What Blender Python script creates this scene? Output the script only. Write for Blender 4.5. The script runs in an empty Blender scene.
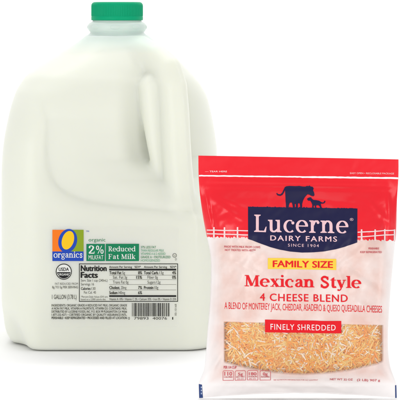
import bpy, bmesh, math, random
import numpy as np
from mathutils import Vector, noise
from mathutils.geometry import delaunay_2d_cdt
random.seed(7); np.random.seed(7)
PI = math.pi
MM = 0.001
S = bpy.context.scene
COL = S.collection
# ------------------------------------------------------------------ camera numbers (mm)
CAM_D, CAM_H, F, HY = 1600.0, 244.3, 2139.0, 10.0      # distance to jug axis, lens height, focal in photo px, horizon row
def at(px, py, D):                                      # measured photo position at distance D -> mm
    return ((px-200)*D/F, D-CAM_D, CAM_H-(py-HY)*D/F)

# ------------------------------------------------------------------ materials
def srgb(r, g, b):
    f = lambda c: (c/12.92 if c <= .04045 else ((c+.055)/1.055)**2.4)
    return (f(r/255), f(g/255), f(b/255), 1)
def mat(name, col, rough=.5, spec=.5, **kw):
    m = bpy.data.materials.new(name); m.use_nodes = True
    b = m.node_tree.nodes['Principled BSDF']
    b.inputs['Base Color'].default_value = col if len(col) == 4 else (*col, 1)
    b.inputs['Roughness'].default_value = rough
    b.inputs['Specular IOR Level'].default_value = spec
    for k, v in kw.items(): b.inputs[k.replace('_', ' ')].default_value = v
    return m
def N(m, t, **kw):
    n = m.node_tree.nodes.new(t)
    for k, v in kw.items(): setattr(n, k, v)
    return n
def L(m, a, b): m.node_tree.links.new(a, b)
def math_node(m, op, a, b=None):
    n = N(m, 'ShaderNodeMath', operation=op)
    for i, v in enumerate((a, b)):
        if v is None: continue
        if isinstance(v, (int, float)): n.inputs[i].default_value = v
        else: L(m, v, n.inputs[i])
    return n.outputs[0]
def add_bump(m, scale, strength, dist=.0005, detail=3):
    nt = m.node_tree; b = nt.nodes['Principled BSDF']
    tc = N(m, 'ShaderNodeTexCoord'); nz = N(m, 'ShaderNodeTexNoise'); bp = N(m, 'ShaderNodeBump')
    nz.inputs['Scale'].default_value = scale; nz.inputs['Detail'].default_value = detail
    bp.inputs['Strength'].default_value = strength; bp.inputs['Distance'].default_value = dist
    L(m, tc.outputs['Object'], nz.inputs['Vector']); L(m, nz.outputs[0], bp.inputs['Height']); L(m, bp.outputs[0], b.inputs['Normal'])
    return m

MILK = mat('milk_filled_plastic', (.72, .725, .62), .42, .30, Subsurface_Weight=.8, Subsurface_Scale=.010)
MILK.node_tree.nodes['Principled BSDF'].inputs['Subsurface Radius'].default_value = (1, .95, .7)
def milk_nodes():
    m = MILK; b = m.node_tree.nodes['Principled BSDF']
    tc = N(m, 'ShaderNodeTexCoord'); sp = N(m, 'ShaderNodeSeparateXYZ'); L(m, tc.outputs['Object'], sp.inputs[0])
    nz = N(m, 'ShaderNodeTexNoise'); nz.inputs['Scale'].default_value = 14; L(m, tc.outputs['Object'], nz.inputs['Vector'])
    # above the milk level the empty plastic is thinner and greener
    z = math_node(m, 'ADD', sp.outputs[2], math_node(m, 'MULTIPLY', nz.outputs[0], .004))
    mr = N(m, 'ShaderNodeMapRange'); mr.inputs[1].default_value = .214; mr.inputs[2].default_value = .224
    L(m, z, mr.inputs[0])
    mx = N(m, 'ShaderNodeMix', data_type='RGBA'); L(m, mr.outputs[0], mx.inputs[0])
    mx.inputs[6].default_value = MILKC; mx.inputs[7].default_value = (.66, .75, .69, 1)
    L(m, mx.outputs[2], b.inputs['Base Color'])
    n2 = N(m, 'ShaderNodeTexNoise'); n2.inputs['Scale'].default_value = 60; n2.inputs['Detail'].default_value = 4
    L(m, tc.outputs['Object'], n2.inputs['Vector'])
    bp = N(m, 'ShaderNodeBump'); bp.inputs['Strength'].default_value = .25; bp.inputs['Distance'].default_value = .0006
    L(m, n2.outputs[0], bp.inputs['Height']); L(m, bp.outputs[0], b.inputs['Normal'])
    # tiny specks on the plastic
    v = N(m, 'ShaderNodeTexNoise'); v.inputs['Scale'].default_value = 5; L(m, tc.outputs['Object'], v.inputs['Vector'])
    r = N(m, 'ShaderNodeMapRange'); r.inputs[3].default_value = .36; r.inputs[4].default_value = .5; L(m, v.outputs[0], r.inputs[0]); L(m, r.outputs[0], b.inputs['Roughness'])
MILKC = (.735, .75, .672, 1)
milk_nodes()
NECK = mat('clear_neck_plastic', (.72, .84, .78), .28, .5, Transmission_Weight=.22, IOR=1.3, Subsurface_Weight=.2, Subsurface_Scale=.003)
CAPM = add_bump(mat('green_cap_plastic', srgb(0, 156, 110), .5, .12), 300, .15, .0002)
INK = {}
def ink(name, c, rough=.5, spec=.18):
    if name not in INK: INK[name] = mat('ink_'+name, c, rough, spec)
    return INK[name]
ink('black', (.012, .012, .013)); ink('green', (.004, .20, .085)); ink('blue', (.012, .06, .42)); ink('orange', (.84, .18, .008))
ink('olive', (.24, .34, .014)); ink('yellow', (.86, .52, .01)); ink('jugwhite', (.72, .73, .70)); ink('navy', (.012, .012, .055), .38)
ink('red', (.70, .008, .016)); ink('letterpink', (.76, .50, .54)); ink('white', (.82, .72, .72)); ink('banner', (.84, .56, .06))
ink('softred', (.60, .10, .12)); ink('fence', (.80, .60, .60)); ink('seal', (.88, .82, .84)); ink('palegreen', (.10, .36, .22)); ink('grey', (.07, .07, .07))
LABELM = mat('label_film', (.85, .85, .83), .4, .25, Alpha=.13)
BACKM = mat('white_seamless_paper', (.96, .96, .96), .9, .1)

# ------------------------------------------------------------------ object helpers
def link(o, parent=None, kind=None):
    COL.objects.link(o)
    if parent: o.parent = parent
    if kind: o['kind'] = kind
    return o
def empty(name, loc, label, cat):
    o = bpy.data.objects.new(name, None); o.location = loc; o.empty_display_size = .02
    o['label'] = label; o['category'] = cat; COL.objects.link(o); return o
def mesh_obj(name, V, Fc, mats, parent=None, midx=None, smooth=True, normals=None, org=(0, 0, 0)):
    """V in world mm; org = world origin (mm) of the parent"""
    V = (np.asarray(V, dtype=float)-np.array(org))*MM
    me = bpy.data.meshes.new(name); me.from_pydata(V.tolist(), [], [list(f) for f in Fc])
    for m in (mats if isinstance(mats, (list, tuple)) else [mats]): me.materials.append(m)
    if midx is not None: me.polygons.foreach_set('material_index', list(midx))
    me.polygons.foreach_set('use_smooth', [smooth]*len(me.polygons)); me.update()
    if normals is not None: me.normals_split_custom_set_from_vertices([tuple(n) for n in normals])
    return link(bpy.data.objects.new(name, me), parent)

# ------------------------------------------------------------------ 2D drawings (photo px, y down)
class Art:
    def __init__(s): s.layers = []                       # (verts2d, faces, matname, lift)
    def add(s, V, Fc, m, lift=0): s.layers.append((V, Fc, m, lift)); return s
    def poly(s, pts, m, lift=0):
        V, E, Fc = cdt([list(pts)]); return s.add(V, Fc, m, lift)
    def rect(s, x0, y0, x1, y1, m, lift=0): return s.add([(x0, y0), (x1, y0), (x1, y1), (x0, y1)], [(0, 1, 2, 3)], m, lift)
def cdt(polys):
    V = []; Fc = []
    for p in polys:
        if len(p) < 3: continue
        Fc.append(list(range(len(V), len(V)+len(p)))); V += [Vector((a, b)) for a, b in p]
    for f in Fc:                                         # every outline counter-clockwise
        ar = sum(V[f[i]].x*V[f[(i+1) % len(f)]].y-V[f[(i+1) % len(f)]].x*V[f[i]].y for i in range(len(f)))
        if ar < 0: f.reverse()
    r = delaunay_2d_cdt(V, [], Fc, 0, 1e-5)
    return [tuple(v) for v in r[0]], r[1], [tuple(f) for f, og in zip(r[2], r[5]) if len(og)]
_cache = {}
def text2d(st, res=3, sp=1.0):
    k = (st, res, sp)
    if k in _cache: return _cache[k]
    c = bpy.data.curves.new('t', 'FONT'); c.body = st; c.size = 1; c.resolution_u = res; c.space_character = sp
    o = bpy.data.objects.new('t', c); COL.objects.link(o)
    dg = bpy.context.evaluated_depsgraph_get(); e = o.evaluated_get(dg); me = e.to_mesh()
    V = [(v.co.x, v.co.y) for v in me.vertices]; Fc = [tuple(p.vertices) for p in me.polygons]
    e.to_mesh_clear(); bpy.data.objects.remove(o); bpy.data.curves.remove(c)
    _cache[k] = (V, Fc); return _cache[k]
CAPH = max(v[1] for v in text2d('H')[0])
def text(a, st, x0, x1, base, cap, m, lift=.12, bold=0.0, res=3, slope=0, sp=1.0, vert=False):
    V, Fc = text2d(st, res, sp)
    if not V: return
    mn = min(v[0] for v in V); mx = max(v[0] for v in V); sx = (x1-x0)/(mx-mn); sy = cap/CAPH
    if vert: W = [(base-v[1]*sy*-1-cap, x1-(v[0]-mn)*sx) for v in V]; W = [(base-cap+v[1]*-1*sy+cap, x1-(v[0]-mn)*sx) for v in V]
    else: W = [(x0+(v[0]-mn)*sx, base-v[1]*sy+slope*(v[0]-mn)*sx) for v in V]
    a.add(W, Fc, m, lift)
    if bold > 0:                                         # heavier face: the same letters printed again a hair to each side
        for n, (dx, dy) in enumerate(((-bold, 0), (bold, 0), (0, bold*.5), (0, -bold*.5))):
            k = sx if not vert else sy
            a.add([(p[0]+dx*sx, p[1]+dy*sy) for p in W], Fc, m, lift+.014*(n+1))

# ---- hand drawn serif letters: every stroke is a ribbon, joined by constrained triangulation
def spline(P, n=8):
    P = [Vector(p) for p in P]; Q = [P[0]*2-P[1]]+P+[P[-1]*2-P[-2]]; out = []
    for i in range(1, len(Q)-2):
        for k in range(n):
            t = k/n; a, b, c, d = Q[i-1:i+3]
            out.append(.5*((2*b)+(c-a)*t+(2*a-5*b+4*c-d)*t*t+(3*b-a-3*c+d)*t**3))
    out.append(P[-1]); return out
def ribbon(P, T, t, w=None):
    out = []; L_ = []; R_ = []
    for i, p in enumerate(P):
        d = (P[min(i+1, len(P)-1)]-P[max(i-1, 0)]).normalized(); n = Vector((-d.y, d.x))
        h = (t+(T-t)*abs(d.y)**1.3)/2 if w is None else (w[0]+(w[1]-w[0])*i/(len(P)-1))/2
        L_.append(p+n*h); R_.append(p-n*h)
    for i in range(len(P)-1): out.append([tuple(L_[i]), tuple(L_[i+1]), tuple(R_[i+1]), tuple(R_[i])])
    return out
def arcp(cx, cy, rx, ry, a0, a1, n=24):
    return [Vector((cx+rx*math.cos(math.radians(a0+(a1-a0)*i/n)), cy+ry*math.sin(math.radians(a0+(a1-a0)*i/n)))) for i in range(n+1)]
def dot(cx, cy, r, n=16): return [[(cx+r*math.cos(2*PI*i/n), cy+r*math.sin(2*PI*i/n)) for i in range(n)]]
def box(x0, y0, x1, y1): return [[(x0, y0), (x1, y0), (x1, y1), (x0, y1)]]
def line(x0, y0, x1, y1, w): return ribbon([Vector((x0, y0)), Vector((x1, y1))], w, w, (w, w))
def glyph(ch, T=.125, t=.045):
    X, C, s, H = .5, .70, .05, T/2
    stem = lambda x, a, b: box(x-H, a, x+H, b)
    def sf(x, y, l=.075, r=.075, up=1):                  # bracketed serif
        h = s*up; k = .035*up
        return [[(x-H-l, y), (x+H+r, y), (x+H+r, y+h*.8), (x+H+(.03 if r else 0), y+h), (x+H, y+h+k), (x-H, y+h+k), (x-H-(.03 if l else 0), y+h), (x-H-l, y+h*.8)][::(1 if up > 0 else -1)]]
    if ch == 'L': return stem(.15, 0, C)+sf(.15, 0)+sf(.15, C, up=-1)+box(.15, 0, .5, s+.005)+[[(.42, s-.01), (.5, 0), (.535, .22), (.505, .22)]], .57
    if ch == 'u': return stem(.13, .15, X)+sf(.13, X, .07, 0, -1)+ribbon(spline([(.13, .2), (.145, .08), (.23, .025), (.33, .05), (.42, .12)]), T, t+.02)+stem(.44, 0, X)+sf(.44, X, .07, 0, -1)+sf(.44, 0, 0, .07), .62
    if ch == 'n': return stem(.13, 0, X)+sf(.13, X, .07, 0, -1)+sf(.13, 0)+ribbon(spline([(.15, .36), (.23, .455), (.33, .475), (.42, .40), (.44, .28)]), T, t+.02)+stem(.44, 0, .3)+sf(.44, 0), .62
    if ch == 'r': return stem(.13, 0, X)+sf(.13, X, .07, 0, -1)+sf(.13, 0)+ribbon(spline([(.15, .32), (.22, .44), (.31, .475), (.36, .44)]), T, t+.015)+dot(.365, .42, .058), .45
    if ch == 'c': return ribbon(arcp(.27, .25, .2, .235, 62, 312, 30), T, t)+dot(.40, .385, .062), .49
    if ch == 'e': return ribbon(arcp(.27, .25, .2, .235, 4, 315, 34), T, t)+box(.10, .245, .52, .29), .55
    if ch == 'o': return ribbon(arcp(.28, .25, .21, .24, 0, 360, 40), T, t), .57
    if ch == 'd': return ribbon(arcp(.25, .25, .19, .235, 20, 340, 36), T, t)+stem(.45, 0, .74)+sf(.45, .74, .07, 0, -1)+sf(.45, 0, 0, .07), .60
    if ch == 'a': return stem(.38, .06, .36)+ribbon(spline([(.38, .34), (.34, .45), (.24, .475), (.14, .43)]), T, t+.01)+dot(.135, .39, .055)+ribbon(spline([(.37, .29), (.2, .25), (.115, .14), (.18, .04), (.27, .04), (.38, .12)]), T*.9, t)+[[(.32, .08), (.44, .0), (.5, 0), (.5, .045), (.44, .1)]], .53
    if ch == 'i': return stem(.13, 0, X)+sf(.13, X, .07, 0, -1)+sf(.13, 0)+dot(.13, .66, .075), .28
    if ch == 'l': return stem(.13, 0, .74)+sf(.13, .74, .07, 0, -1)+sf(.13, 0), .28
    if ch == 't': return stem(.17, .1, .56)+[[(.17-H, .56), (.17+H, .56), (.17+H, .66)]]+box(.03, .45, .33, .5)+ribbon(spline([(.17, .14), (.2, .04), (.27, .025), (.34, .07)]), T, t+.02), .36
    if ch == 'k': return stem(.13, 0, .74)+sf(.13, .74, .07, 0, -1)+sf(.13, 0)+line(.16, .2, .40, .47, t)+line(.25, .3, .42, .03, T)+box(.3, .455, .52, .5)+box(.32, 0, .56, .045), .58
    if ch == 'x': return line(.12, .48, .42, .02, T*1.05)+line(.40, .48, .12, .02, t)+box(.02, .455, .25, .5)+box(.31, .455, .5, .5)+box(.02, 0, .22, .045)+box(.3, 0, .53, .045), .55
    if ch == 'y': return line(.12, .48, .29, .02, T*1.05)+ribbon(spline([(.44, .48), (.29, .06), (.22, -.12), (.12, -.17)]), t, t, (t, t*1.3))+dot(.105, -.14, .055)+box(.02, .455, .25, .5)+box(.34, .455, .53, .5), .55
    if ch == 'g': return ribbon(arcp(.24, .3, .16, .175, 0, 360, 30), T*.85, t)+ribbon(spline([(.14, .15), (.09, .07), (.2, .025), (.38, .0), (.44, -.09), (.34, -.19), (.16, -.19), (.07, -.11), (.16, -.01)]), t*1.5, t*1.3)+ribbon(spline([(.34, .42), (.42, .48), (.49, .46)]), t, t, (t, .08)), .51
    if ch == 's': return ribbon(spline([(.37, .37), (.31, .455), (.19, .465), (.11, .38), (.17, .29), (.30, .22), (.37, .12), (.29, .03), (.16, .03), (.08, .13)]), t*1.6, T*.95, None)+line(.37, .34, .37, .49, t)+line(.085, .01, .085, .17, t), .45
    if ch == 'S': return ribbon(spline([(.45, .52), (.38, .64), (.23, .665), (.12, .55), (.2, .42), (.37, .31), (.46, .18), (.36, .04), (.2, .03), (.09, .17)]), T*.75, T*.95, None)+line(.45, .47, .45, .69, t)+line(.09, .01, .09, .22, t), .56
    if ch == 'M': return line(.14, 0, .14, C, t*1.2)+line(.17, C-.02, .42, .04, T*1.05)+line(.42, .04, .66, C-.02, t)+stem(.69, 0, C)+box(.03, 0, .27, s)+box(.03, C-s, .2, C)+sf(.69, 0)+box(.66, C-s, .83, C), .86
    if ch == 'R': return stem(.15, 0, C)+sf(.15, 0)+sf(.15, C, .07, 0, -1)+box(.15, C-t, .32, C)+box(.15, .33, .32, .33+t)+ribbon(arcp(.31, .515, .13, .165, -90, 90, 16), T, t)+line(.3, .35, .5, .03, T)+box(.44, 0, .62, .045), .64
    if ch == 'F': return stem(.15, 0, C)+sf(.15, 0)+sf(.15, C, .07, 0, -1)+box(.15, C-s, .52, C)+box(.15, .34, .38, .385)+line(.505, .5, .505, C, t)+line(.375, .27, .375, .46, t), .57
    if ch == '2': return ribbon(spline([(.1, .52), (.15, .65), (.27, .68), (.39, .58), (.36, .42), (.2, .2), (.09, .05)]), T, t+.015)+dot(.12, .53, .06)+box(.07, 0, .46, .085)+line(.45, .0, .47, .2, t), .52
    if ch == '%': return ribbon(arcp(.17, .51, .10, .165, 0, 360, 24), T*.6, t)+ribbon(arcp(.58, .18, .10, .165, 0, 360, 24), T*.6, t)+line(.2, 0, .56, .69, t), .75
    return [], .25
def strokes(a, ps, f, m, lift):                          # polygons that follow one another share a stroke; crossing strokes sit a few microns apart
    g = 0; V = []; Fc = []; prev = None
    for q in ps:
        if prev is not None and (len(q) != 4 or len(prev) != 4 or tuple(q[0]) != tuple(prev[1])):
            a.add(V, Fc, m, lift+.018*g); g += 1; V = []; Fc = []
        k = len(V); V += [f(p) for p in q]; Fc.append(list(range(k, k+len(q)))); prev = q
    if Fc: a.add(V, Fc, m, lift+.018*g)
def serif(a, st, x0, x1, base, cap, m, lift=.12, T=.125, t=.045, slope=0, track=0, capref=.70):
    pen = 0; W = []; items = []
    for ch in st:
        ps, adv = glyph(ch, T, t); items.append((pen, ps)); pen += adv+track
    allx = [p[0]+o for o, ps in items for q in ps for p in q]; mn, mx = min(allx), max(allx)
    sx = (x1-x0)/(mx-mn); sy = cap/capref
    for o, ps in items:
        if not ps: continue
        strokes(a, ps, lambda v: (x0+(v[0]+o-mn)*sx, base-v[1]*sy+slope*(v[0]+o-mn)*sx), m, lift)

# ------------------------------------------------------------------ the setting: white seamless sweep
def sweep():
    prof = [(-2600, 0), (900, 0)]
    prof += [(900+500*math.sin(a), 500-500*math.cos(a)) for a in [PI/2*i/24 for i in range(1, 25)]]+[(1400, 2600)]
    V = []; Fc = []
    for y, z in prof: V += [(-2600, y, z), (2600, y, z)]
    for i in range(len(prof)-1): Fc.append((2*i, 2*i+1, 2*i+3, 2*i+2))
    o = mesh_obj('floor', V, Fc, BACKM); o['kind'] = 'structure'
    o['label'] = 'white seamless studio surface under and behind both groceries'
sweep()

# ------------------------------------------------------------------ milk jug body: a signed distance field turned into a mesh
def smin(a, b, k):
    h = np.clip(.5+.5*(b-a)/k, 0, 1); return b*(1-h)+a*h-k*h*(1-h)
def smax(a, b, k): return -smin(-a, -b, k)
def prof(z, pts, sg=2.6):
    zz = np.array([p[0] for p in pts], float); ww = np.array([p[1] for p in pts], float)
    g = np.arange(-20, 262, .5); v = np.interp(g, zz, ww)
    k = np.exp(-(np.arange(-34, 35)*.5/sg)**2); k /= k.sum()
    v = np.convolve(np.pad(v, 34, mode='edge'), k, mode='valid')
    return np.interp(z, g, v)
JX = -62.0                                               # jug axis in world mm
def jug_sdf(x, y, z):
    zl = [(-20, 74.5), (0, 75.5), (4, 78.5), (12, 81.5), (30, 82.6), (124, 82.6), (140, 82), (154.5, 80.3), (168, 78), (177, 76), (186, 73.2), (196.5, 66.5), (206.5, 51), (214, 39.5), (218, 33), (222, 27), (226.3, 22), (229, 20.4), (240, 20.2)]
    zr = [(-20, 69), (0, 70), (4, 73), (12, 74.5), (139, 75), (154.5, 72.8), (167, 70.3), (179, 67.3), (188.6, 62), (196, 56), (205, 47.5), (211.4, 42), (217.4, 33), (222, 27), (226.3, 22), (229, 20.4), (240, 20.2)]
    zf = [(-20, 68.5), (0, 69.5), (3, 71.5), (7, 72), (112, 72), (147, 70), (168, 67), (183, 62), (196.5, 54), (206.5, 44), (214, 36), (218, 31.5), (222, 26.5), (226.3, 22), (229, 20.4), (240, 20.2)]
    wl, wr, wd = prof(z, zl), prof(z, zr), np.where(z < 40, prof(z, zf), prof(z, zf, 8.0))
    rad = prof(z, [(-20, 22), (150, 22), (190, 34), (214, 30), (222, 27), (226, 22), (240, 20.2)])
    cx = (wr-wl)/2; hx = (wr+wl)/2
    r = np.where((x < cx) & (y < 0), np.minimum(rad+8, np.minimum(hx, wd)), np.minimum(rad, np.minimum(hx, wd)))
    qx = np.abs(x-cx)-hx+r; qy = np.abs(y)-wd+r
    d = np.minimum(np.maximum(qx, qy), 0)+np.sqrt(np.maximum(qx, 0)**2+np.maximum(qy, 0)**2)-r
    slope = np.abs(prof(z+1, zl)-prof(z-1, zl))/2
    d = d/np.sqrt(1+slope**2)
    d = smax(d, -z, 3)
    sa, ca = math.sin(math.radians(40)), math.cos(math.radians(40)); s = x*sa-y*ca; t = x*ca+y*sa
    # shallow grip panel pressed into the front
    pr = ((np.abs((x-19)/64))**4+(np.abs((z-156)/(50+.10*x)))**4)**.25
    pan = np.maximum((pr-1)*40, y+prof(z, zf, 8.0)-np.interp(z, [100, 130, 165, 195], [2.6, 2.6, 2.0, -6]))
    d = smax(d, -pan, 11)
    # corner cut that frees the handle
    c = np.interp(z, [75, 94, 101, 110, 122, 136, 155, 190, 260], [150, 116, 98, 80, 63, 53, 49.5, 48, 46])
    d = smax(d, (s-c)*.8, 18)
    # the finger hole
    sl = np.abs(z-164)-21; ds = np.sqrt(np.maximum(sl, 0)**2+(s-54)**2)-7.5
    hole = smax(ds, np.abs(t+2)-21, 14)
    d = smax(d, -hole, 14)
    # handle
    path = [(30, 214), (47, 209), (60, 201), (66, 189), (68.5, 170), (70, 150), (72, 130), (74.5, 114), (75.5, 106)]
    dd = np.full_like(d, 1e3)
    for (s0, z0), (s1, z1) in zip(path[:-1], path[1:]):
        vs, vz = s1-s0, z1-z0; h = np.clip(((s-s0)*vs+(z-z0)*vz)/(vs*vs+vz*vz), 0, 1)
        dd = np.minimum(dd, np.sqrt((s-s0-vs*h)**2+(z-z0-vz*h)**2))
    hd = np.sqrt(dd**2+(t*1.05)**2)-10.5
    d = smin(d, hd, 7)
    # moulded finger ridge that closes the front of the grip
    h = np.clip((190-z)/66, 0, 1); zc = np.clip(z, 124, 188); rr = 9.0-4.4*h**1.6
    rg = np.sqrt((x-(27+6*h**1.5))**2+(y-(-43-5.5*h))**2+(z-zc)**2)-rr
    d = smin(d, rg, 5.0)
    # mould seam running over the handle and the opposite corner
    d = d-.55*np.exp(-(t/1.0)**2)*np.clip((z-60)/40, 0, 1)*np.clip((np.abs(s)-26)/10, 0, 1)
    # pressed-in foot at the lower left corner
    e = np.sqrt(((x+86)/24)**2+((y+70)/34)**2+((z+6)/38)**2)
    d = smax(d, (1-e)*20, 7)
    e2 = np.sqrt(((x-80)/12)**2+((y+70)/14)**2+((z+4)/20)**2)
    d = smax(d, (1-e2)*10, 4)
    d = smax(d, -z, 2)
    d = np.maximum(d, z-225.5)
    return d
def surface_nets(fn, lo, hi, h):
    ax = [np.arange(lo[i], hi[i]+h, h) for i in range(3)]
    X, Y, Z = np.meshgrid(*ax, indexing='ij'); G = fn(X, Y, Z)
    nx, ny, nz = [n-1 for n in G.shape]; ins = G < 0
    acc = np.zeros((nx, ny, nz, 3)); cnt = np.zeros((nx, ny, nz))
    for axis in range(3):
        for a in (0, 1):
            for b in (0, 1):
                o0 = [0, 0, 0]; oth = [i for i in range(3) if i != axis]; o0[oth[0]] = a; o0[oth[1]] = b
                o1 = list(o0); o1[axis] = 1
                s0 = tuple(slice(o0[i], o0[i]+(nx, ny, nz)[i]) for i in range(3)); s1 = tuple(slice(o1[i], o1[i]+(nx, ny, nz)[i]) for i in range(3))
                g0, g1 = G[s0], G[s1]; m = (g0 < 0) != (g1 < 0)
                tt = np.where(m, g0/np.where(m, g0-g1, 1), 0)
                for i in range(3): acc[..., i] += m*(o0[i]+(tt if i == axis else 0))
                cnt += m
    act = cnt > 0; idx = -np.ones(act.shape, int); idx[act] = np.arange(act.sum())
    ijk = np.argwhere(act); P = acc[act]/cnt[act][:, None]+ijk; V = P*h+np.array(lo)
    Fc = []
    for axis in range(3):
        u, v = (axis+1) % 3, (axis+2) % 3
        sh = [G.shape[0], G.shape[1], G.shape[2]]
        sl0 = [slice(1, n-1) for n in sh]; sl1 = list(sl0)
        sl0[axis] = slice(0, sh[axis]-1); sl1[axis] = slice(1, sh[axis])
        a0, a1 = ins[tuple(sl0)], ins[tuple(sl1)]; base = np.array([s.start for s in sl0])
        for flip, mm in ((0, a0 & ~a1), (1, ~a0 & a1)):
            q = np.argwhere(mm)+base
            if not len(q): continue
            def cell(du, dv):
                r = q.copy(); r[:, u] += du; r[:, v] += dv; return idx[r[:, 0], r[:, 1], r[:, 2]]
            f = np.stack([cell(-1, -1), cell(0, -1), cell(0, 0), cell(-1, 0)], 1)
            if flip: f = f[:, ::-1]
            Fc.append(f)
    return V, np.concatenate(Fc)
jug = empty('milk_jug', (JX*MM, 0, 0), 'large translucent white plastic gallon jug of milk with a green cap and moulded handle', 'milk jug')
V, Fc = surface_nets(jug_sdf, (-92, -80, -4), (84, 80, 230), 1.25)
V = V+np.array([JX, 0, 0])
ORG = (JX, 0, 0)
body = mesh_obj('body', V, Fc, MILK, jug, org=ORG)

def lathe(name, pts, m, parent, seg=96, ridge=None, cap=True):
    V = []; Fc = []
    for k, (r, z) in enumerate(pts):
        for i in range(seg):
            a = 2*PI*i/seg; rr = r+(ridge(k, i) if ridge else 0)
            V.append((JX+rr*math.cos(a), rr*math.sin(a), z))
    n = len(pts)
    for k in range(n-1):
        for i in range(seg):
            j = (i+1) % seg; Fc.append((k*seg+i, k*seg+j, (k+1)*seg+j, (k+1)*seg+i))
    if cap: Fc.append([(n-1)*seg+i for i in range(seg)])
    return mesh_obj(name, V, Fc, m, parent, org=ORG)
neck = lathe('neck', [(23.2, 224.6), (21.6, 226.0), (20.5, 227.0), (20.1, 227.8), (20.7, 228.3), (21.6, 229.6), (22.0, 231.4), (21.7, 233.2), (20.8, 234.5), (19.4, 235.2), (18.2, 236.2), (18.2, 240)], NECK, jug)
# moulded lugs round the collar
for k in range(8):
    a0 = 2*PI*k/8-PI/2-.03
    Vv = []; Ff = []; nu, nv = 10, 8
    for i in range(nu+1):
        for j in range(nv+1):
            u, v = i/nu*2-1, j/nv*2-1; bl = (1-u*u)*(1-v*v)
            rr_ = max(0, 1-u*u-v*v); a = a0+u*.24; r = 21.2+1.3*rr_**.7; z = 231.6+v*2.0
            Vv.append((JX+r*math.cos(a), r*math.sin(a), z))
    for i in range(nu):
        for j in range(nv): q = i*(nv+1)+j; Ff.append((q, q+nv+1, q+nv+2, q+1))
    mesh_obj('lug', Vv, Ff, NECK, neck, org=ORG)
NS = 360
capp = [(18.6, 236.9), (19.0, 236.6), (19.35, 237.0), (19.35, 239.4), (19.15, 239.7), (19.35, 240.0), (19.35, 247.2), (19.15, 248.6), (18.4, 249.7), (17.2, 250.25), (15, 250.35), (14, 250.1), (8, 250.1)]
cap = lathe('cap', capp, CAPM, jug, NS, lambda k, i: (-.45 if (i % 4 < 2) else 0) if 5 <= k <= 6 else 0)

# ------------------------------------------------------------------ label on the jug
DF = CAM_D-72.0
def place_flat(name, a, parent, base=.15):
    V = []; Fc = []; mi = []; mats = []
    for P, Q, m, lift in a.layers:
        if INK[m] not in mats: mats.append(INK[m])
        k = len(V); D = DF
        for p in P:
            w = at(p[0], p[1], D); V.append((w[0], w[1]-base-lift, w[2]))
        for q in Q: Fc.append([k+i for i in q]); mi.append(mats.index(INK[m]))
    o = mesh_obj(name, V, Fc, mats, parent, mi, smooth=False, org=ORG)
    return fix_facing(o)
def fix_facing(o):
    me = o.data; bm = bmesh.new(); bm.from_mesh(me)
    fl = [f for f in bm.faces if f.normal.y > 0]
    if fl: bmesh.ops.reverse_faces(bm, faces=fl)
    bm.to_mesh(me); bm.free(); return o
def sheet():
    x0, y0, x1, y1, r = 50.2, 226.5, 178.6, 326.5, 3
    pts = []
    for cx, cy, a in ((x1-r, y0+r, -90), (x1-r, y1-r, 0), (x0+r, y1-r, 90), (x0+r, y0+r, 180)):
        for i in range(7): an = math.radians(a+15*i); pts.append((cx+r*math.cos(an), cy+r*math.sin(an)))
    V = [at(px, py, DF) for px, py in pts]; n = len(V)
    V = [(a, b-.05, c) for a, b, c in V]+[(a, b+.03, c) for a, b, c in V]
    Fc = [list(range(n))[::-1]]+[(i, (i+1) % n, n+(i+1) % n, n+i) for i in range(n)]
    o = mesh_obj('label', V, Fc, LABELM, jug, smooth=False, org=ORG)
    bm = bmesh.new(); bm.from_mesh(o.data); bmesh.ops.recalc_face_normals(bm, faces=bm.faces)
    for f in bm.faces:
        if len(f.verts) > 4 and f.normal.y > 0: f.normal_flip()
    bm.to_mesh(o.data); bm.free(); return o
label = sheet()
B = .12
# square organics logo
a = Art()
a.rect(52.4, 229.8, 67.3, 251.4, 'orange'); a.rect(67.3, 229.8, 83.6, 251.4, 'olive'); a.rect(52.4, 251.4, 83.6, 261, 'blue')
def ell(cx, cy, rx, ry, tilt, n=40):
    c, s = math.cos(tilt), math.sin(tilt)
    return [(cx+rx*math.cos(2*PI*i/n)*c-ry*math.sin(2*PI*i/n)*s, cy+rx*math.cos(2*PI*i/n)*s+ry*math.sin(2*PI*i/n)*c) for i in range(n)]
a.poly(ell(67.7, 240.8, 9.3, 12.0, .26), 'blue', .04); a.poly(ell(67.9, 240.2, 5.9, 9.5, .30), 'yellow', .08)
serif(a, 'organics', 53.6, 82.4, 257.6, 5.9, 'jugwhite', .08, T=.12, t=.05)
place_flat('organics_logo', a, label, B)
a = Art(); text(a, 'TM', 86, 89, 232, 1.4, 'blue', .05, .01); place_flat('trademark_lettering', a, label, B)
a = Art(); text(a, 'organic', 88.6, 105.4, 241.4, 3.4, 'green', .05, 0); place_flat('organic_lettering', a, label, B)
a = Art(); a.rect(86.4, 243.9, 104.9, 261, 'green')
serif(a, '2', 88.6, 94.6, 253.6, 8, 'jugwhite', .05, T=.12); serif(a, '%', 96, 103.6, 253.6, 8, 'jugwhite', .05, T=.15, t=.06)
text(a, 'MILKFAT', 88.6, 103.4, 259.4, 4.2, 'jugwhite', .05, 0)
place_flat('milkfat_panel', a, label, B)
a = Art(); a.rect(105.8, 243.8, 139, 261, 'green')
serif(a, 'Reduced', 108.4, 135.6, 251.3, 4.9, 'jugwhite', .05, T=.12); serif(a, 'Fat Milk', 108.4, 135.6, 259.0, 4.9, 'jugwhite', .05, T=.12, track=.02)
place_flat('product_name_panel', a, label, B)
a = Art()
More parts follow.
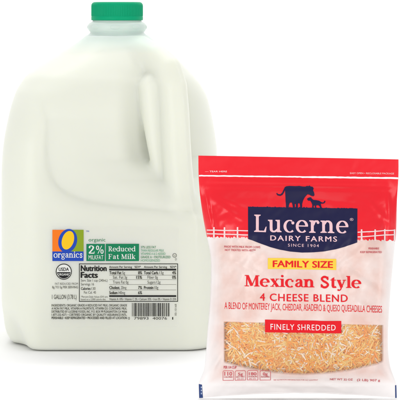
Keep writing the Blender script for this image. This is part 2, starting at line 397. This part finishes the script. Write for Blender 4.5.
for i, (st, x1) in enumerate((('37% LESS FAT', 156), ('THAN REGULAR MILK', 164), ('VITAMINS A & D ADDED', 165.5), ('GRADE A • PASTEURIZED', 170.5), ('HOMOGENIZED', 160))):
    text(a, st, 140.8, x1, 248.3+3.3*i, 2.3, 'green' if i in (0, 3) else 'palegreen', .03, .005)
place_flat('claims_lettering', a, label, B)
a = Art()
def ring(a, cx, cy, r0, r1, m, lift=.03, n=40):
    V = []; Fc = []
    for i in range(n): an = 2*PI*i/n; V += [(cx+r0*math.cos(an), cy+r0*math.sin(an)), (cx+r1*math.cos(an), cy+r1*math.sin(an))]
    for i in range(n): j = (i+1) % n; Fc.append((2*i, 2*i+1, 2*j+1, 2*j))
    a.add(V, Fc, m, lift)
ring(a, 174.6, 255.4, 1.7, 2.15, 'grey'); text(a, 'U', 173.8, 175.4, 256.4, 2, 'grey', .03); text(a, 'D', 175.2, 176.8, 260.3, 2.2, 'grey', .03)
place_flat('dairy_mark', a, label, B)
# round seal
a = Art(); cx, cy, R = 63.8, 271.6, 8.0
ring(a, cx, cy, R-.75, R, 'black'); a.poly(ell(cx, cy, R-.9, R-.9, 0), 'jugwhite', .0)
half = [(cx+(R-1.25)*math.cos(math.radians(t_)), cy+(R-1.25)*math.sin(math.radians(t_))) for t_ in range(0, 181, 6)]
a.poly([(p[0], max(p[1], cy+.5)) for p in half], 'black', .03)
text(a, 'USDA', cx-5.0, cx+5.0, cy-.7, 3.3, 'black', .03, .03); text(a, 'ORGANIC', cx-6.0, cx+6.0, cy+3.9, 2.2, 'jugwhite', .07, .02)
place_flat('round_seal', a, label, B)
a = Art(); text(a, 'FAT REDUCED FROM', 55, 78, 284.8, 2.1, 'grey', .03); text(a, '8g TO 5g PER SERVING', 52.2, 78, 288.3, 2.3, 'grey', .03, .01)
place_flat('fat_note_lettering', a, label, B)
a = Art(); text(a, '1 GALLON (3.78 L)', 52, 76.6, 299, 4.3, 'grey', .03, .012); place_flat('volume_lettering', a, label, B)
# nutrition table
a = Art(); K = 'black'
a.rect(79, 263.5, 178, 264.2, K); a.rect(79, 301.0, 178, 301.7, K); a.rect(79, 264.2, 79.7, 301.0, K); a.rect(177.3, 264.2, 178, 301.0, K)
text(a, 'Nutrition', 81, 106.4, 271, 5.6, K, .03, .05); text(a, 'Facts', 81, 97.5, 277.7, 5.6, K, .03, .05)
text(a, 'Serv. Size 1 cup (240mL)', 81, 107.6, 281.6, 2.5, K, .03); text(a, 'Servings 16', 81, 94, 285.4, 2.5, K, .03)
text(a, 'Calories', 81, 90.5, 289.8, 2.6, K, .03, .03); text(a, '130', 91.5, 95.5, 289.8, 2.6, K, .03); text(a, 'Fat Cal. 45', 84, 96, 293.6, 2.5, K, .03)
text(a, '*Percent Daily Values (DV) are', 81, 107.6, 297.6, 1.8, K, .03); text(a, 'based on a 2,000 calorie diet.', 81, 106, 300.2, 1.8, K, .03)
for x0, x1 in ((109.2, 132), (144, 167)): text(a, 'Amount Per Serving', x0, x1, 267.9, 2.0, K, .03, .02)
for x0 in (134.5, 170): text(a, '%DV*', x0, x0+6.3, 267.9, 2.0, K, .03, .02)
a.rect(109.2, 268.7, 176.2, 270.5, K); a.rect(109.2, 295.2, 176.2, 296.9, K)
rows = [(274.2, ('Total Fat', 1), '5g', '8%', ('Total Carb.', 1), '13g', '4%'), (278.7, ('Sat. Fat', 0), '3g', '15%', ('Fiber', 0), '0g', '0%'),
        (283.6, ('Trans Fat', 0), '0g', '', ('Sugars', 0), '12g', ''), (289.0, ('Cholest.', 1), '20mg', '7%', ('Protein', 1), '10g', ''), (294.1, ('Sodium', 1), '140mg', '6%', None, '', '')]
for i, (y, l, v, p, r, rv, rp) in enumerate(rows):
    ind = 3.5 if not l[1] else 0
    wl = len(l[0])*1.32; text(a, l[0], 109.4+ind, 109.4+ind+wl, y, 2.9, K, .03, .035*l[1])
    text(a, v, 110.4+ind+wl, 110.4+ind+wl+len(v)*1.35, y, 2.9, K, .03)
    if p: text(a, p, 142-len(p)*1.9, 142, y, 2.9, K, .03, .03)
    if r:
        ind = 3.5 if not r[1] else 0
        wr = len(r[0])*1.32; text(a, r[0], 144+ind, 144+ind+wr, y, 2.9, K, .03, .035*r[1])
        text(a, rv, 145+ind+wr, 145+ind+wr+len(rv)*1.35, y, 2.9, K, .03)
        if rp: text(a, rp, 176-len(rp)*1.9, 176, y, 2.9, K, .03, .03)
    if i < 4: a.rect(109.2, y+.8, 176.2, y+1.05, K)
text(a, 'Vitamin A 10% • Vitamin C 2% • Calcium 35% • Iron 0% • Vitamin D 25%', 109.3, 176.2, 300.2, 2.2, K, .03, .005)
place_flat('nutrition_table', a, label, B)
a = Art()
ing = ['INGREDIENTS: ORGANIC GRADE A REDUCED FAT MILK, ORGANIC GRADE', 'A NON FAT MILK, VITAMIN A PALMITATE, VITAMIN D3. CONTAINS: MILK.', 'DISTRIBUTED BY LUCERNE FOODS, INC. P.O. BOX 99 PLEASANTON CA 94566',
       '1-877-232-4271 • CERTIFIED ORGANIC BY QUALITY ASSURANCE INTL.', 'PERISHABLE • KEEP REFRIGERATED • PROCESSED AND FILLED AT LOCATION']
for i, st in enumerate(ing): text(a, st, 51.6, 127, 306.4+3.15*i, 2.25, 'black', .03, .03 if i in (4,) else .014)
place_flat('ingredients_lettering', a, label, B)
a = Art(); x = 132.0; rb = random.Random(4); ws = [.45, .45, .45]
while x < 169.6:
    w = rb.choice((.42, .42, .8, 1.15)); a.rect(x, 303, min(x+w, 170), 316.3, K); x += w+rb.choice((.38, .38, .7, .95))
text(a, '0', 128.2, 129.8, 319.6, 2.6, K, .03); text(a, '79893', 134, 148.5, 319.6, 2.6, K, .03); text(a, '40076', 152.5, 167, 319.6, 2.6, K, .03); text(a, '1', 172.2, 173.2, 319.6, 2.6, K, .03)
place_flat('barcode', a, label, B)
a = Art(); text(a, '00-10168', 304, 315.6, 176.6, 1.9, 'grey', .03, vert=True); place_flat('stock_number_lettering', a, label, B)

# ------------------------------------------------------------------ cheese bag
D2 = F*CAM_H/(398.4-HY)
def sm(x, P):
    xs = [p[0] for p in P]; ys = [p[1] for p in P]
    if x <= xs[0]: return ys[0]
    if x >= xs[-1]: return ys[-1]
    for i in range(len(xs)-1):
        if x <= xs[i+1]:
            t = (x-xs[i])/(xs[i+1]-xs[i])
            m0 = (ys[i+1]-ys[max(i-1, 0)])/(xs[i+1]-xs[max(i-1, 0)]); m1 = (ys[min(i+2, len(ys)-1)]-ys[i])/(xs[min(i+2, len(xs)-1)]-xs[i])
            h = xs[i+1]-xs[i]
            return (2*t**3-3*t*t+1)*ys[i]+(t**3-2*t*t+t)*h*m0+(-2*t**3+3*t*t)*ys[i+1]+(t**3-t*t)*h*m1
XL = [(154, 198.3), (176, 198.6), (190, 199.5), (205, 201.3), (220, 203.6), (234, 206.3), (252, 210), (268, 211), (300, 210), (330, 207.6), (355, 205.8), (370, 204), (384, 198.8), (399, 198.6)]
XR = [(154, 398.6), (176, 398.5), (200, 397), (235, 396), (265, 393), (300, 390), (340, 388), (365, 390), (385, 396.4), (399, 397)]
ytop = lambda px: 155.6+(px-198)/200*3.8
def ybot(px): n = (px-298)/100; return 398.4-5.0*max(0, 1-n*n)
def V_(py): return sm(py, [(178, .03), (186, .06), (200, .30), (225, .68), (260, .93), (300, 1.0), (320, .97), (340, .86), (360, .67), (380, .38), (390, .19), (398, 0)])
def dep0(px, py):
    xl, xr = sm(py, XL), sm(py, XR); n = (2*px-xl-xr)/(xr-xl); n = min(1, abs(n))
    return 1.0+25*V_(py)*max(0, 1-n**2.7)**.62
RID = [((200, 181), (398, 184.5), .42, 1.3), ((200, 186.5), (398, 189.5), .4, 1.3), ((205, 192), (211, 226), .9, 1.6), ((209, 200), (216, 238), -.7, 2.0), ((216, 238), (213, 300), .8, 1.8), ((219, 250), (217, 330), -.6, 1.6),
       ((388, 192), (391, 232), .8, 1.6), ((383, 215), (388, 262), -.8, 2.2), ((385, 245), (379, 330), .9, 2.2), ((392, 330), (372, 375), .9, 2.2), ((203, 378), (225, 352), 1.2, 2.4), ((205, 366), (216, 335), -.9, 2.2),
       ((226, 258), (262, 276), .5, 2.6), ((345, 262), (384, 290), -.6, 3), ((330, 255), (352, 300), .4, 3), ((240, 300), (232, 342), -.5, 3), ((268, 190), (262, 232), -.4, 2.5), ((320, 192), (338, 246), .45, 2.5),
       ((230, 377), (372, 384), -.6, 2.0), ((205, 386), (395, 386), .4, 1.2), ((222, 345), (208, 386), .8, 2.2), ((214, 200), (246, 222), .33, 1.8), ((212, 222), (240, 204), -.28, 2.0), ((366, 198), (390, 225), .35, 1.8), ((228, 300), (262, 320), .5, 2), ((250, 268), (238, 296), -.4, 1.6), ((352, 300), (384, 318), .5, 2), ((282, 300), (300, 322), .35, 2), ((300, 376), (350, 392), .5, 1.8), ((240, 380), (300, 392), -.5, 1.8), ((378, 356), (392, 380), -1.0, 2.0), ((300, 196), (360, 205), .35, 2.0), ((222, 198), (252, 212), .35, 2.0)]
def wr_(px, py):
    w = 0
    for (x0, y0), (x1, y1), A, sg in RID:
        vx, vy = x1-x0, y1-y0; L2 = vx*vx+vy*vy; h = max(0, min(1, ((px-x0)*vx+(py-y0)*vy)/L2))
        q = ((px-x0-vx*h)**2+(py-y0-vy*h)**2)/(sg*sg)
        if q < 12: w += A*math.exp(-q*.6)*min(1, 4*h*(1-h)+.15)
    k = .25+.75*min(1, max(0, (py-190)/40))
    w += k*(.9*noise.noise(Vector((px/34, py/42, 1)))+0.8*noise.noise(Vector((px/15+py/40, py/19, 4)))+0.27*noise.noise(Vector((px/6+py/14, py/7, 9))))
    e = min((px-sm(py, XL)), (sm(py, XR)-px))/10; e = max(0, min(1, e))
    return 1.35*w*e
def bag_pt(px, py, lift=0.0):
    D = D2-dep0(px, py); x, y, z = at(px, py, D); return Vector((x, y-wr_(px, py)-lift, z))
def bag_n(px, py):
    e = .35; u = bag_pt(px+e, py)-bag_pt(px-e, py); v = bag_pt(px, py-e)-bag_pt(px, py+e); return u.cross(v).normalized()
BX, BY = at(300, 398.4, D2)[:2]
bag = empty('cheese_bag', (BX*MM, BY*MM, 0), 'plump glossy red and pale pink plastic bag of shredded cheese with a navy brand panel', 'cheese bag')
BORG = (BX, BY, 0)

# film material: printed red top, milky pink print, clear window low down (UV = drawing position on the film)
FILM = mat('printed_film', (.6, .5, .5),   .24, .32)
def film_nodes():
    m = FILM; b = m.node_tree.nodes['Principled BSDF']
    uv = N(m, 'ShaderNodeUVMap'); sp = N(m, 'ShaderNodeSeparateXYZ'); L(m, uv.outputs[0], sp.inputs[0])
    px = math_node(m, 'MULTIPLY', sp.outputs[0], 400); py = math_node(m, 'MULTIPLY', sp.outputs[1], 400)
    M = lambda op, a, b=None: math_node(m, op, a, b)
    def noise_(scale, det=2, xs=1, ys=1):
        mp = N(m, 'ShaderNodeMapping'); L(m, uv.outputs[0], mp.inputs[0]); mp.inputs['Scale'].default_value = (xs, ys, 1)
        n = N(m, 'ShaderNodeTexNoise'); n.inputs['Scale'].default_value = scale; n.inputs['Detail'].default_value = det
        L(m, mp.outputs[0], n.inputs[0]); return n.outputs[0]
    # red: above the grass line
    g = M('MULTIPLY', M('SUBTRACT', noise_(170, 3, 1, .15), .5), 7)
    edge = M('ADD', M('MULTIPLY', M('SUBTRACT', px, 300), .018), M('ADD', g, 238.6))
    red = M('LESS_THAN', py, edge)
    # window
    xc = M('DIVIDE', M('SUBTRACT', px, 303), 80); x2 = M('MULTIPLY', xc, xc)
    wb = M('SUBTRACT', 374.5, M('MULTIPLY', x2, 12.5)); wt = M('ADD', 323.4, M('MULTIPLY', xc, 1.6))
    def soft(v, lo, hi):
        r = N(m, 'ShaderNodeMapRange'); r.inputs[1].default_value = lo; r.inputs[2].default_value = hi; L(m, v, r.inputs[0]); return r.outputs[0]
    win = M('MULTIPLY', M('MULTIPLY', soft(M('SUBTRACT', py, wt), -.5, .6), soft(M('SUBTRACT', wb, py), -1.2, 1.8)), M('MULTIPLY', soft(px, 223.2, 225.0), soft(px, 384.0, 381.6)))
    # milky print: mottled
    mx = N(m, 'ShaderNodeMix', data_type='RGBA'); L(m, soft(noise_(14, 5), .38, .66), mx.inputs[0])
    mx.inputs[6].default_value = (.80, .57, .515, 1); mx.inputs[7].default_value = (.87, .75, .72, 1)
    # fade to plain white towards the borders of the print
    ex = soft(M('ABSOLUTE', M('SUBTRACT', px, 301)), 78, 94); ey = soft(py, 372, 384)
    mw = N(m, 'ShaderNodeMix', data_type='RGBA'); L(m, M('MAXIMUM', ex, ey), mw.inputs[0]); L(m, mx.outputs[2], mw.inputs[6]); mw.inputs[7].default_value = (.95, .92, .92, 1)
    mr = N(m, 'ShaderNodeMix', data_type='RGBA'); L(m, red, mr.inputs[0]); L(m, mw.outputs[2], mr.inputs[6])
    rn = N(m, 'ShaderNodeMix', data_type='RGBA'); L(m, noise_(9, 2), rn.inputs[0]); rn.inputs[6].default_value = (.74, .006, .016, 1); rn.inputs[7].default_value = (.78, .014, .026, 1)
    L(m, rn.outputs[2], mr.inputs[7]); L(m, mr.outputs[2], b.inputs['Base Color'])
    # alpha
    al = N(m, 'ShaderNodeMix', data_type='FLOAT'); L(m, M('MAXIMUM', red, 0), al.inputs[0]); al.inputs[2].default_value = .87; al.inputs[3].default_value = 1
    a2 = N(m, 'ShaderNodeMix', data_type='FLOAT'); L(m, win, a2.inputs[0]); L(m, al.outputs[0], a2.inputs[2]); a2.inputs[3].default_value = .14
    L(m, a2.outputs[0], b.inputs['Alpha'])
    bp = N(m, 'ShaderNodeBump'); bp.inputs['Strength'].default_value = .30; bp.inputs['Distance'].default_value = .0006; L(m, noise_(45, 4, 1, .7), bp.inputs['Height']); L(m, bp.outputs[0], b.inputs['Normal'])
film_nodes()
BACKFILM = add_bump(mat('back_film', (.66, .58, .57), .35, .5), 120, .3)
NU, NV = 150, 190
def film(name, back=False):
    V = []; UV = []; Fc = []
    for j in range(NV+1):
        b_ = j/NV
        for i in range(NU+1):
            aa = -math.cos(PI*i/NU)*.35+(2*i/NU-1)*.65; pyc = 156+b_*242
            xl, xr = sm(pyc, XL), sm(pyc, XR); px = xl+(aa+1)/2*(xr-xl)
            py = ytop(px)+b_*(ybot(px)-ytop(px)); px = sm(py, XL)+(aa+1)/2*(sm(py, XR)-sm(py, XL))
            if back:
                w = bag_pt(px, py); d0 = dep0(px, py)
                f0 = at(px, py, D2-d0); V.append((f0[0], BY+.2-1.0+d0*.55+1.0*(V_(py) > 0)*0, f0[2]))
            else: V.append(tuple(bag_pt(px, py)))
            UV.append((px/400, py/400))
    for j in range(NV):
        for i in range(NU):
            q = j*(NU+1)+i; f = (q, q+NU+1, q+NU+2, q+1); Fc.append(f[::-1] if back else f)
    o = mesh_obj(name, V, Fc, BACKFILM if back else FILM, bag, org=BORG)
    uvl = o.data.uv_layers.new(name='UVMap')
    for lp in o.data.loops: uvl.data[lp.index].uv = UV[lp.vertex_index]
    return o
front = film('front_film'); back = film('back_film', True)

def place_bag(name, art, parent, base=.14, step=1.7):
    bm = bmesh.new(); mats = []
    lay = bm.verts.layers.float.new('lift')
    for P, Q, m, lift in art.layers:
        if INK[m] not in mats: mats.append(INK[m])
        vs = [bm.verts.new((p[0], p[1], 0)) for p in P]
        for v in vs: v[lay] = lift
        for q in Q:
            try: f = bm.faces.new([vs[i] for i in q]); f.material_index = mats.index(INK[m])
            except ValueError: pass
    xs = [v.co.x for v in bm.verts]; ys = [v.co.y for v in bm.verts]
    for ax, lo, hi in ((0, min(xs), max(xs)), (1, min(ys), max(ys))):
        c = math.floor(lo/step)*step+step
        while c < hi:
            co = (c+.013, 0, 0) if ax == 0 else (0, c+.013, 0); no = (1, 0, 0) if ax == 0 else (0, 1, 0)
            bmesh.ops.bisect_plane(bm, geom=bm.verts[:]+bm.edges[:]+bm.faces[:], plane_co=co, plane_no=no); c += step
    nm = []
    bm.verts.ensure_lookup_table(); bm.normal_update()
    bmesh.ops.reverse_faces(bm, faces=[f for f in bm.faces if f.normal.z > 0])
    for v in bm.verts:
        px, py = v.co.x, v.co.y; n = bag_n(px, py); nm.append(tuple(n)); p = bag_pt(px, py)+n*(base+v[lay])
        v.co = ((p-Vector(BORG))*MM)
    me = bpy.data.meshes.new(name); bm.to_mesh(me); bm.free()
    for m in mats: me.materials.append(m)
    me.polygons.foreach_set('use_smooth', [True]*len(me.polygons)); me.update()
    me.normals_split_custom_set_from_vertices(nm)
    return link(bpy.data.objects.new(name, me), parent)
SL = .016
# white seal line
a = Art(); rl = random.Random(2); up = []; dn = []
for i in range(80):
    px = 199+i*(398.2-199)/79; y = 175.2+(px-203)*.0115; up.append((px, y+rl.uniform(-.15, .15)-.2)); dn.append((px, y+1.2+rl.uniform(-.12, .12)+(px > 300)*.35))
a.add(up+dn, [(i, i+1, 81+i, 80+i) for i in range(79)], 'seal'); place_bag('seal_line', a, front)
a = Art(); text(a, '▬▬ TEAR HERE'.replace('▬▬', '—'), 205, 227, 172.2, 1.5, 'white', .03); place_bag('tear_lettering', a, front)
a = Art(); text(a, 'EASY OPEN • RECLOSABLE PACKAGE', 350, 394, 173.9, 1.6, 'fence', .03, slope=.01); place_bag('opening_lettering', a, front)
# navy panel with grass along its top
a = Art(); rg = random.Random(5); pts = []
for i in range(150):
    px = 248+i*(357.4-248)/149; pts.append((px, 206.9+(px-248)*.016-rg.choice((0, .1, .3, .5, 1.0))*rg.random()))
pts += [(357.3, 225), (357.2, 242.4), (351, 244.8), (345, 246.8), (335, 249.4), (325, 251.2), (314, 252.3), (302, 252.6), (290, 251.6), (280, 249.8), (270, 247), (259, 243), (253, 240.6), (248.2, 239)]
a.poly(pts, 'navy'); panel = place_bag('brand_panel', a, front)
a = Art(); serif(a, 'Lucerne', 254.2, 348.4, 232.0, 17.2, 'letterpink', 0, T=.118, t=.042, slope=SL*.9, track=.02); 
text(a, '®', 349.8, 353.4, 221, 2.6, 'letterpink', 0); place_bag('brand_lettering', a, panel, .22)
a = Art(); text(a, 'DAIRY FARMS', 270.4, 336.8, 240.6, 5.0, 'letterpink', 0, .022, slope=SL, sp=1.25); place_bag('tagline_lettering', a, panel, .22)
a = Art(); text(a, 'SINCE 1904', 288, 318.8, 246.6, 2.8, 'letterpink', 0, .0, slope=SL, sp=1.3); place_bag('year_lettering', a, panel, .22)
def trace(P): return [(270+x/6.67, 180+y/6.67) for x, y in P]
a = Art(); a.poly(trace([(42, 92), (50, 103), (68, 107), (84, 99), (93, 84), (100, 66), (103, 110), (104, 140), (106, 160), (107, 190), (124, 190), (126, 168), (132, 152), (145, 150), (150, 166), (154, 190), (166, 190), (165, 160), (172, 160), (174, 190), (186, 190), (186, 158), (196, 154), (200, 165), (202, 190), (214, 190), (214, 160), (220, 138), (230, 118), (240, 106), (250, 96), (262, 98), (275, 106), (290, 109), (297, 101), (294, 84), (287, 70), (291, 56), (284, 46), (270, 44), (264, 37), (256, 42), (246, 40), (236, 45), (215, 44), (196, 40), (170, 42), (130, 40), (110, 42), (98, 48), (90, 66), (82, 84), (70, 96), (54, 95), (46, 86)]), 'navy')
place_bag('cow_print', a, front, .2)
a = Art(); a.poly(trace([(247, 126), (250, 134), (258, 139), (268, 138), (276, 150), (282, 166), (280, 192), (289, 192), (292, 172), (298, 170), (300, 192), (308, 192), (308, 170), (322, 168), (332, 178), (338, 192), (347, 192), (341, 172), (338, 158), (352, 158), (364, 154), (369, 144), (366, 138), (360, 140), (360, 147), (350, 151), (340, 146), (328, 138), (306, 134), (290, 133), (278, 124), (274, 116), (264, 116), (254, 120)]), 'navy')
place_bag('calf_print', a, front, .2)
def fence(posts, x0, x1, r1, r2, h0, h1):
    a = Art(); poly = []
    for p in posts: poly.append([(p-.75, h0[0]), (p+.75, h0[0]), (p+.85, h1), (p-.85, h1)])
    for (ya, yb) in (r1, r2):
        n = 8
        for i in range(n):
            xa = x0+(x1-x0)*i/n; xb = x0+(x1-x0)*(i+1)/n; y0 = ya+(yb-ya)*i/n; y1 = ya+(yb-ya)*(i+1)/n; poly.append([(xa, y0-.55), (xb, y1-.55), (xb, y1+.55), (xa, y0+.55)])
    strokes(a, poly, lambda v: v, 'fence', 0); return place_bag('fence_print', a, front)
fence([214, 224.6, 237.6], 207.0, 248.0, (230.0, 230.9), (233.6, 235.0), (227.2,), 239)
fence([361.5, 375, 384.8, 394.3], 357.6, 395, (232.3, 230.2), (237.0, 234.6), (229.4,), 241)
a = Art(); text(a, 'MADE WITH MILK FROM COWS', 224.4, 260.2, 247.6, 2.0, 'softred', 0, .02, slope=SL); text(a, 'NOT TREATED WITH rBST**', 225, 255.6, 250.9, 2.0, 'softred', 0, .02, slope=SL); place_bag('milk_claim_lettering', a, front)
a = Art(); text(a, 'PERISHABLE', 368.4, 379, 249.4, 1.9, 'softred', 0, .02); text(a, 'KEEP REFRIGERATED', 360.2, 381.6, 253.0, 1.9, 'softred', 0, .02); place_bag('storage_lettering', a, front)
a = Art(); a.poly([(267.8, 257.9), (336.2, 258.9), (336.2, 269.9), (267.8, 269.0)], 'banner'); bn = place_bag('size_banner', a, front)
a = Art(); text(a, 'FAMILY SIZE', 273, 332.6, 267.0, 6.4, 'red', 0, .03, slope=SL*.8); place_bag('size_lettering', a, bn, .2)
a = Art(); serif(a, 'Mexican Style', 244.8, 361.4, 286.3, 11.2, 'red', 0, T=.15, t=.055, slope=SL, track=.0); place_bag('title_lettering', a, front)
a = Art(); text(a, '4 CHEESE BLEND', 260, 347.6, 300.6, 7.2, 'red', 0, .016, slope=SL, sp=1.12); place_bag('variety_lettering', a, front)
a = Art(); text(a, 'A BLEND OF MONTEREY JACK, CHEDDAR, ASADERO & QUESO QUESADILLA CHEESES', 224.6, 381.8, 308.9, 6.6, 'red', 0, 0, slope=.022); place_bag('blend_lettering', a, front)
a = Art(); a.poly([(265, 319.6), (341.3, 321.0), (341.3, 333.4), (265, 332.2)], 'red'); rb_ = place_bag('cut_ribbon', a, front)
a = Art(); text(a, 'FINELY SHREDDED', 270.6, 335.6, 329.4, 5.6, 'white', 0, .01, slope=SL, sp=1.15); place_bag('cut_lettering', a, rb_, .2)
a = Art(); text(a, 'PER 1/4 CUP', 223.8, 236.6, 368.6, 2.6, 'softred', 0, .03); place_bag('serving_lettering', a, front)
def badge(x0, x1, big, l2, l3):
    a = Art(); y0, y1 = 370.4, 380.4; w = .45; polys = []
    def rr(i):
        r = 2.0-i; o = []
        for cx, cy, an in ((x1-2.0, y0+2.0, -90), (x0+2.0, y0+2.0, 180)):
            pass
        pts = [(x0+i, y1-i)]+[(x0+2+r*math.cos(math.radians(t)), y0+2+r*math.sin(math.radians(t))) for t in range(180, 271, 15)]+[(x1-2+r*math.cos(math.radians(t)), y0+2+r*math.sin(math.radians(t))) for t in range(-90, 1, 15)]+[(x1-i, y1-i)]
        return pts
    o, n = rr(0), rr(w); k = len(o)
    a.add(o+n, [(i, (i+1) % k, k+(i+1) % k, k+i) for i in range(k)], 'softred')
    m = (x0+x1)/2; hw = (x1-x0)/2-1.3
    text(a, big, m-hw*(.9 if len(big) > 2 else .55), m+hw*(.9 if len(big) > 2 else .55), 375.4, 3.6 if big == '110' else 2.8, 'softred', 0, .02)
    text(a, l2, m-hw, m+hw, 377.6, 1.5, 'softred', 0, .01); text(a, l3, m-hw*.8, m+hw*.8, 379.6, 1.2, 'softred', 0, 0) if l3 else None
    return place_bag('nutrition_badge', a, front)
badge(222.8, 233.8, '110', 'CALORIES', ''); badge(234.9, 245.9, '5g', 'SAT FAT', '25% DV'); badge(247.2, 258.2, '180', 'SODIUM', '8% DV'); badge(259.8, 270.8, '0g', 'SUGARS', '')
a = Art(); text(a, 'SEE NUTRITION INFORMATION FOR FAT CONTENT', 273.6, 318, 380.6, 1.1, 'softred', 0); place_bag('fat_notice_lettering', a, front)
a = Art(); text(a, 'NET WT 32 OZ', 330, 352.6, 380.2, 1.9, 'softred', 0, .01); text(a, '(2 LB) 907 g', 357, 380, 380.8, 2.1, 'softred', 0, .01, slope=.02); place_bag('net_weight_lettering', a, front)
ink('tab', (.03, .06, .19)); ink('tabstripe', (.35, .42, .58))
a = Art(); a.poly([(198.9, 384.0), (202.0, 384.6), (203.0, 397.8), (199.2, 398.0)], 'tab')
for k in range(3): a.rect(200.9, 386.5+3*k, 202.1, 388.2+3*k, 'tabstripe', .05)
place_bag('corner_tab', a, front)
a = Art(); a.poly([(395.0, 385.4), (396.2, 385.0), (396.7, 398.0), (395.3, 398.0)], 'tab'); place_bag('corner_tab', a, front)

# ------------------------------------------------------------------ shredded cheese inside the bag
CH = [mat('cheese_orange', (.93, .42, .07), .45, .35, Subsurface_Weight=.3, Subsurface_Scale=.002), mat('cheese_deep', (.90, .33, .045), .45, .35, Subsurface_Weight=.3, Subsurface_Scale=.002),
      mat('cheese_gold', (.93, .56, .18), .45, .35, Subsurface_Weight=.3, Subsurface_Scale=.002), mat('cheese_white', (.94, .77, .62), .45, .35, Subsurface_Weight=.3, Subsurface_Scale=.002)]
def cheese():
    V = []; Fc = []; mi = []; rc = random.Random(11)
    def under(q):                                       # keep every bit of cheese inside the film
        D = CAM_D+q.y; sy = bag_pt(200+q.x*F/D, HY+(CAM_H-q.z)*F/D).y+1.1
        return Vector((q.x, max(q.y, sy), q.z))
    def shred(px, py, back_, ang, ln, wd, m):
        n = 6; cur = rc.uniform(-.26, .26); base = bag_pt(px, py); nn = bag_n(px, py)
        ux = Vector((1, 0, 0)); ux = (ux-nn*ux.dot(nn)).normalized(); uy = nn.cross(ux)
        p = base-nn*back_; a = ang; pts = []; tilt = rc.uniform(-.12, .12)
        for i in range(n+1):
            pts.append(p.copy()); p = p+(ux*math.cos(a)+uy*math.sin(a)+nn*tilt)*(ln/n); a += cur
        mid = pts[n//2]-(base-nn*back_); pts = [under(q-mid) for q in pts]; k = len(V)
        for i, q in enumerate(pts):
            d = (pts[min(i+1, n)]-pts[max(i-1, 0)]).normalized(); sd = d.cross(nn).normalized(); tp = wd*(.55+.45*math.sin(PI*(i+.6)/(n+1.2)))
            h = wd*.75
            for sx, sy in ((-1, -1), (1, -1), (.8, 1), (-.8, 1)):
                w = q+sd*sx*tp/2+nn*sy*h/2; V.append(tuple(w))
        for i in range(n):
            for c in range(4): Fc.append((k+4*i+c, k+4*i+(c+1) % 4, k+4*i+4+(c+1) % 4, k+4*i+4+c)); mi.append(m)
        Fc.append((k, k+3, k+2, k+1)); mi.append(m); e = k+4*n; Fc.append((e, e+1, e+2, e+3)); mi.append(m)
    for i in range(7000):
        px = rc.uniform(220, 388)
        if rc.random() < .76: py = rc.uniform(318, 376)
        else: py = rc.uniform(250, 318)
        bw = 376-13*((px-303)/80)**2
        if py > bw-2: continue
        if dep0(px, py) < 6: continue
        edge = 1+max(0, (abs(px-303)-70)/10)*1.5
        lay = rc.random(); b_ = 1.3+.35*edge+lay*2.4+(2.0 if py < 318 else 0)+(.9 if abs(px-303) > 74 else 0)+(.9 if py > bw-7 else 0)
        r = rc.random(); m = 3 if r < (.26 if lay < .45 else .08) else (0 if r < .55 else (2 if r < .80 else 1))
        if lay > .75: m = rc.choice((0, 1, 1))
        shred(px, py, b_, rc.uniform(0, PI), rc.uniform(5, 14) if m != 3 else rc.uniform(5, 13), rc.uniform(.85, 1.4) if m != 3 else rc.uniform(.65, 1.1), m)
    # packed mass behind the loose shreds
    k = len(V); nu, nv = 70, 50
    for j in range(nv+1):
        for i in range(nu+1):
            px = 219+i*(387-219)/nu; bw = 377-13*((px-303)/80)**2; py = 245+(bw-245)*j/nv; nn = bag_n(px, py)
            p = bag_pt(px, py)-Vector((0, -1, 0))*(4.4+.8*noise.noise(Vector((px/3, py/3, 2)))); V.append(tuple(p))
    for j in range(nv):
        for i in range(nu): q = k+j*(nu+1)+i; Fc.append((q, q+nu+1, q+nu+2, q+1)); mi.append(0)
    ci = len(V)
    o = mesh_obj('shredded_cheese', V, Fc, CH, None, mi, smooth=False)
    o['kind'] = 'stuff'; o['label'] = 'orange and white finely shredded cheese packed inside the bag, seen through its window'; o['category'] = 'shredded cheese'
cheese()

# ------------------------------------------------------------------ camera, light
cd = bpy.data.cameras.new('camera'); cam = bpy.data.objects.new('camera', cd); COL.objects.link(cam)
cam.location = (0, -CAM_D*MM, CAM_H*MM); cam.rotation_euler = (PI/2, 0, 0)
cd.sensor_width = 36; cd.sensor_fit = 'HORIZONTAL'; cd.lens = F/400*36; cd.shift_y = -(200-HY)/400; cd.clip_start = .05; cd.clip_end = 50
S.camera = cam
w = bpy.data.worlds.new('World'); S.world = w; w.use_nodes = True
bg = w.node_tree.nodes['Background']; bg.inputs[0].default_value = (1, 1, 1, 1); bg.inputs[1].default_value = .62
def area(name, loc, tgt, sx, sy, power):
    l = bpy.data.lights.new(name, 'AREA'); l.shape = 'RECTANGLE'; l.size = sx; l.size_y = sy; l.energy = power; l.color = (1, .995, .98)
    o = bpy.data.objects.new(name, l); COL.objects.link(o); o.location = loc
    o.rotation_euler = (Vector(tgt)-Vector(loc)).to_track_quat('-Z', 'Y').to_euler()
area('softbox_left', (-1.0, -1.7, .32), (0, 0, .12), .9, .6, 9)
area('softbox_right', (1.1, -1.7, .32), (0, 0, .12), .9, .6, 7)
area('softbox_top', (0, -.1, 1.7), (0, 0, 0), 1.6, 1.6, 7)
area('backdrop_lamp', (0, .7, 1.9), (0, 1.3, .3), 2.2, .5, 22)
S.view_settings.view_transform = 'Standard'; S.view_settings.look = 'None'; S.view_settings.gamma = 1; S.view_settings.exposure = 0
